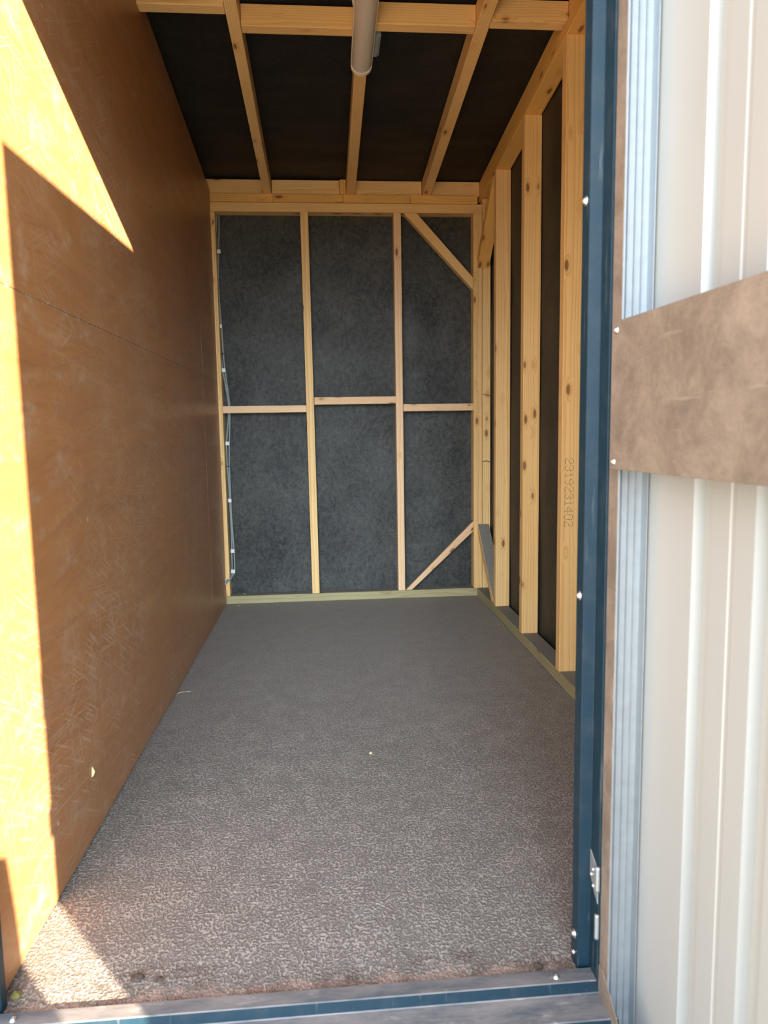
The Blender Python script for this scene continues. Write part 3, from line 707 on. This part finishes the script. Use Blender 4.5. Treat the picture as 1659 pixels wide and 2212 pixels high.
# hinges between jamb and leaf
def hinge(z, lab):
    h = prism('hinge_leaf', [(FX+.0207, 1.178, z+.040), (FX+.0207, 1.1405, z+.022), (FX+.0207, 1.1405, z-.042), (FX+.0207, 1.156, z-.030), (FX+.0207, 1.178, z-.006)], (-.0018, 0, 0), M['galv'], parent=leaf, bevel=.0004)
    h['label'] = lab
    for (y, zz) in ((1.160, z+.012), (1.168, z-.002), (1.158, z-.018)): screw('screw', (FX+.0189, y, zz), (-1, 0, 0), .0034, h, washer=False)
    for zz in (z+.006, z-.084):
        tube('knuckle', [(FX+.0180, 1.1385, zz-.022), (FX+.0180, 1.1385, zz), (FX+.0180, 1.1385, zz+.024)], .0042, M['galv'], h, 10)
for z in (.200, 1.86): hinge(z, 'zinc hinge screwed to the frame rebate')

# ------------------------------------------------------------------ bits on the floor
def clump(name, x, y, r, h, mat, seed, z0=0.0):
    bm = bmesh.new(); bmesh.ops.create_icosphere(bm, subdivisions=3, radius=1.0)
    for v in bm.verts:
        d = 1+.45*mn.noise(v.co*1.9+Vector((seed, 0, 0)))+.22*mn.noise(v.co*6+Vector((0, seed, 0)))
        v.co = Vector((v.co.x*d*r, v.co.y*d*r*.75, max(-.05, v.co.z*d)*h))
    me = bpy.data.meshes.new(name); bm.to_mesh(me); bm.free(); me.materials.append(mat)
    o = bpy.data.objects.new(name, me); o.location = (x, y, z0); COL.objects.link(o); return o
tag(clump('dirt_clump', -.372, 1.243, .014, .006, M['earth'], 3), 'dark clump of earth on the floor just right of the sunlit patch tip', 'dirt clump', 'earth clumps inside the sill')
tag(clump('dirt_clump', -.33, 1.236, .008, .004, M['earth'], 7), 'small crumb of earth beside the larger clump inside the sill', 'dirt clump', 'earth clumps inside the sill')
tag(clump('dirt_clump', .372, 1.196, .010, .006, M['earth'], 9), 'brown crumb of earth in the right corner of the sill', 'dirt clump', 'earth clumps inside the sill')
tag(clump('moss_tuft', -.578, 1.222, .009, .008, M['moss'], 5), 'tiny yellow moss tuft in the left corner of the doorway', 'moss')
chips = [((-.500, 4.20), ZB, .005, 'white speck on the sole plate in the far left corner'), ((-.525, 4.10), 0, .004, 'white chip on the floor near the far left corner'), ((-.300, 4.08), 0, .0035, 'pale chip on the floor before the back sole plate'),
         ((.118, 2.115), 0, .0045, 'pale chip in the middle of the floor'), ((.865, 3.50), 0, .0035, 'pale chip by the foot of the right sole plate')]
for i, ((x, y), z, r, lab) in enumerate(chips):
    tag(clump('wood_chip', x, y, r, r*.7, M['chip'], 11+i, z), lab, 'wood chip', 'pale chips scattered on the floor')
o = tube('straw', [(-.594, 2.705, .004), (-.575, 2.715, .005), (-.545, 2.728, .003)], .0012, M['straw'], None, 6); tag(o, 'thin pale straw at the foot of the plywood wall', 'straw')
o = tube('straw', [(.885, 3.52, .006), (.878, 3.44, .003), (.870, 3.38, .002)], .0012, M['straw'], None, 6); tag(o, 'dry stalk at the foot of the right wall', 'straw')

# tapered post added outside the frame to cast the low shadow on the plywood
bm = bmesh.new(); seg = 28
prof = [(.110, -.14), (.110, -.08), (.060, .10), (.050, .35), (.034, .60), (.022, .72), (.0, .735)]
rings = [[bm.verts.new((r*math.cos(2*math.pi*k/seg), r*math.sin(2*math.pi*k/seg), z)) for k in range(seg)] for r, z in prof[:-1]]
top = bm.verts.new((0, 0, .735))
for a, b in zip(rings, rings[1:]):
    for k in range(seg): bm.faces.new([a[k], a[(k+1) % seg], b[(k+1) % seg], b[k]])
for k in range(seg): bm.faces.new([rings[-1][k], rings[-1][(k+1) % seg], top])
bm.faces.new(rings[0][::-1])
me = bpy.data.meshes.new('shadow_caster'); bm.to_mesh(me); bm.free(); me.materials.append(M['ground'])
o = bpy.data.objects.new('shadow_caster', me); o.location = (.40, -.01, 0); COL.objects.link(o)
tag(o, 'unseen tapered post added in the yard to cast the low plywood shadow', 'shadow_caster')

# splinters standing off the corner timbers
for pts, lab in (([(.926, D-.001, .0+1.205), (.945, D-.010, 1.197), (.972, D-.016, 1.190)], 'thin splinter standing off the corner studs level with the noggins'),
                 ([(.925, D-.001, .806), (.944, D-.010, .812), (.975, D-.014, .806)], 'thin splinter standing off the corner studs below the noggins')):
    o = tube('wood_splinter', pts, .0022, M['denim'], None, 6); tag(o, lab, 'splinter')
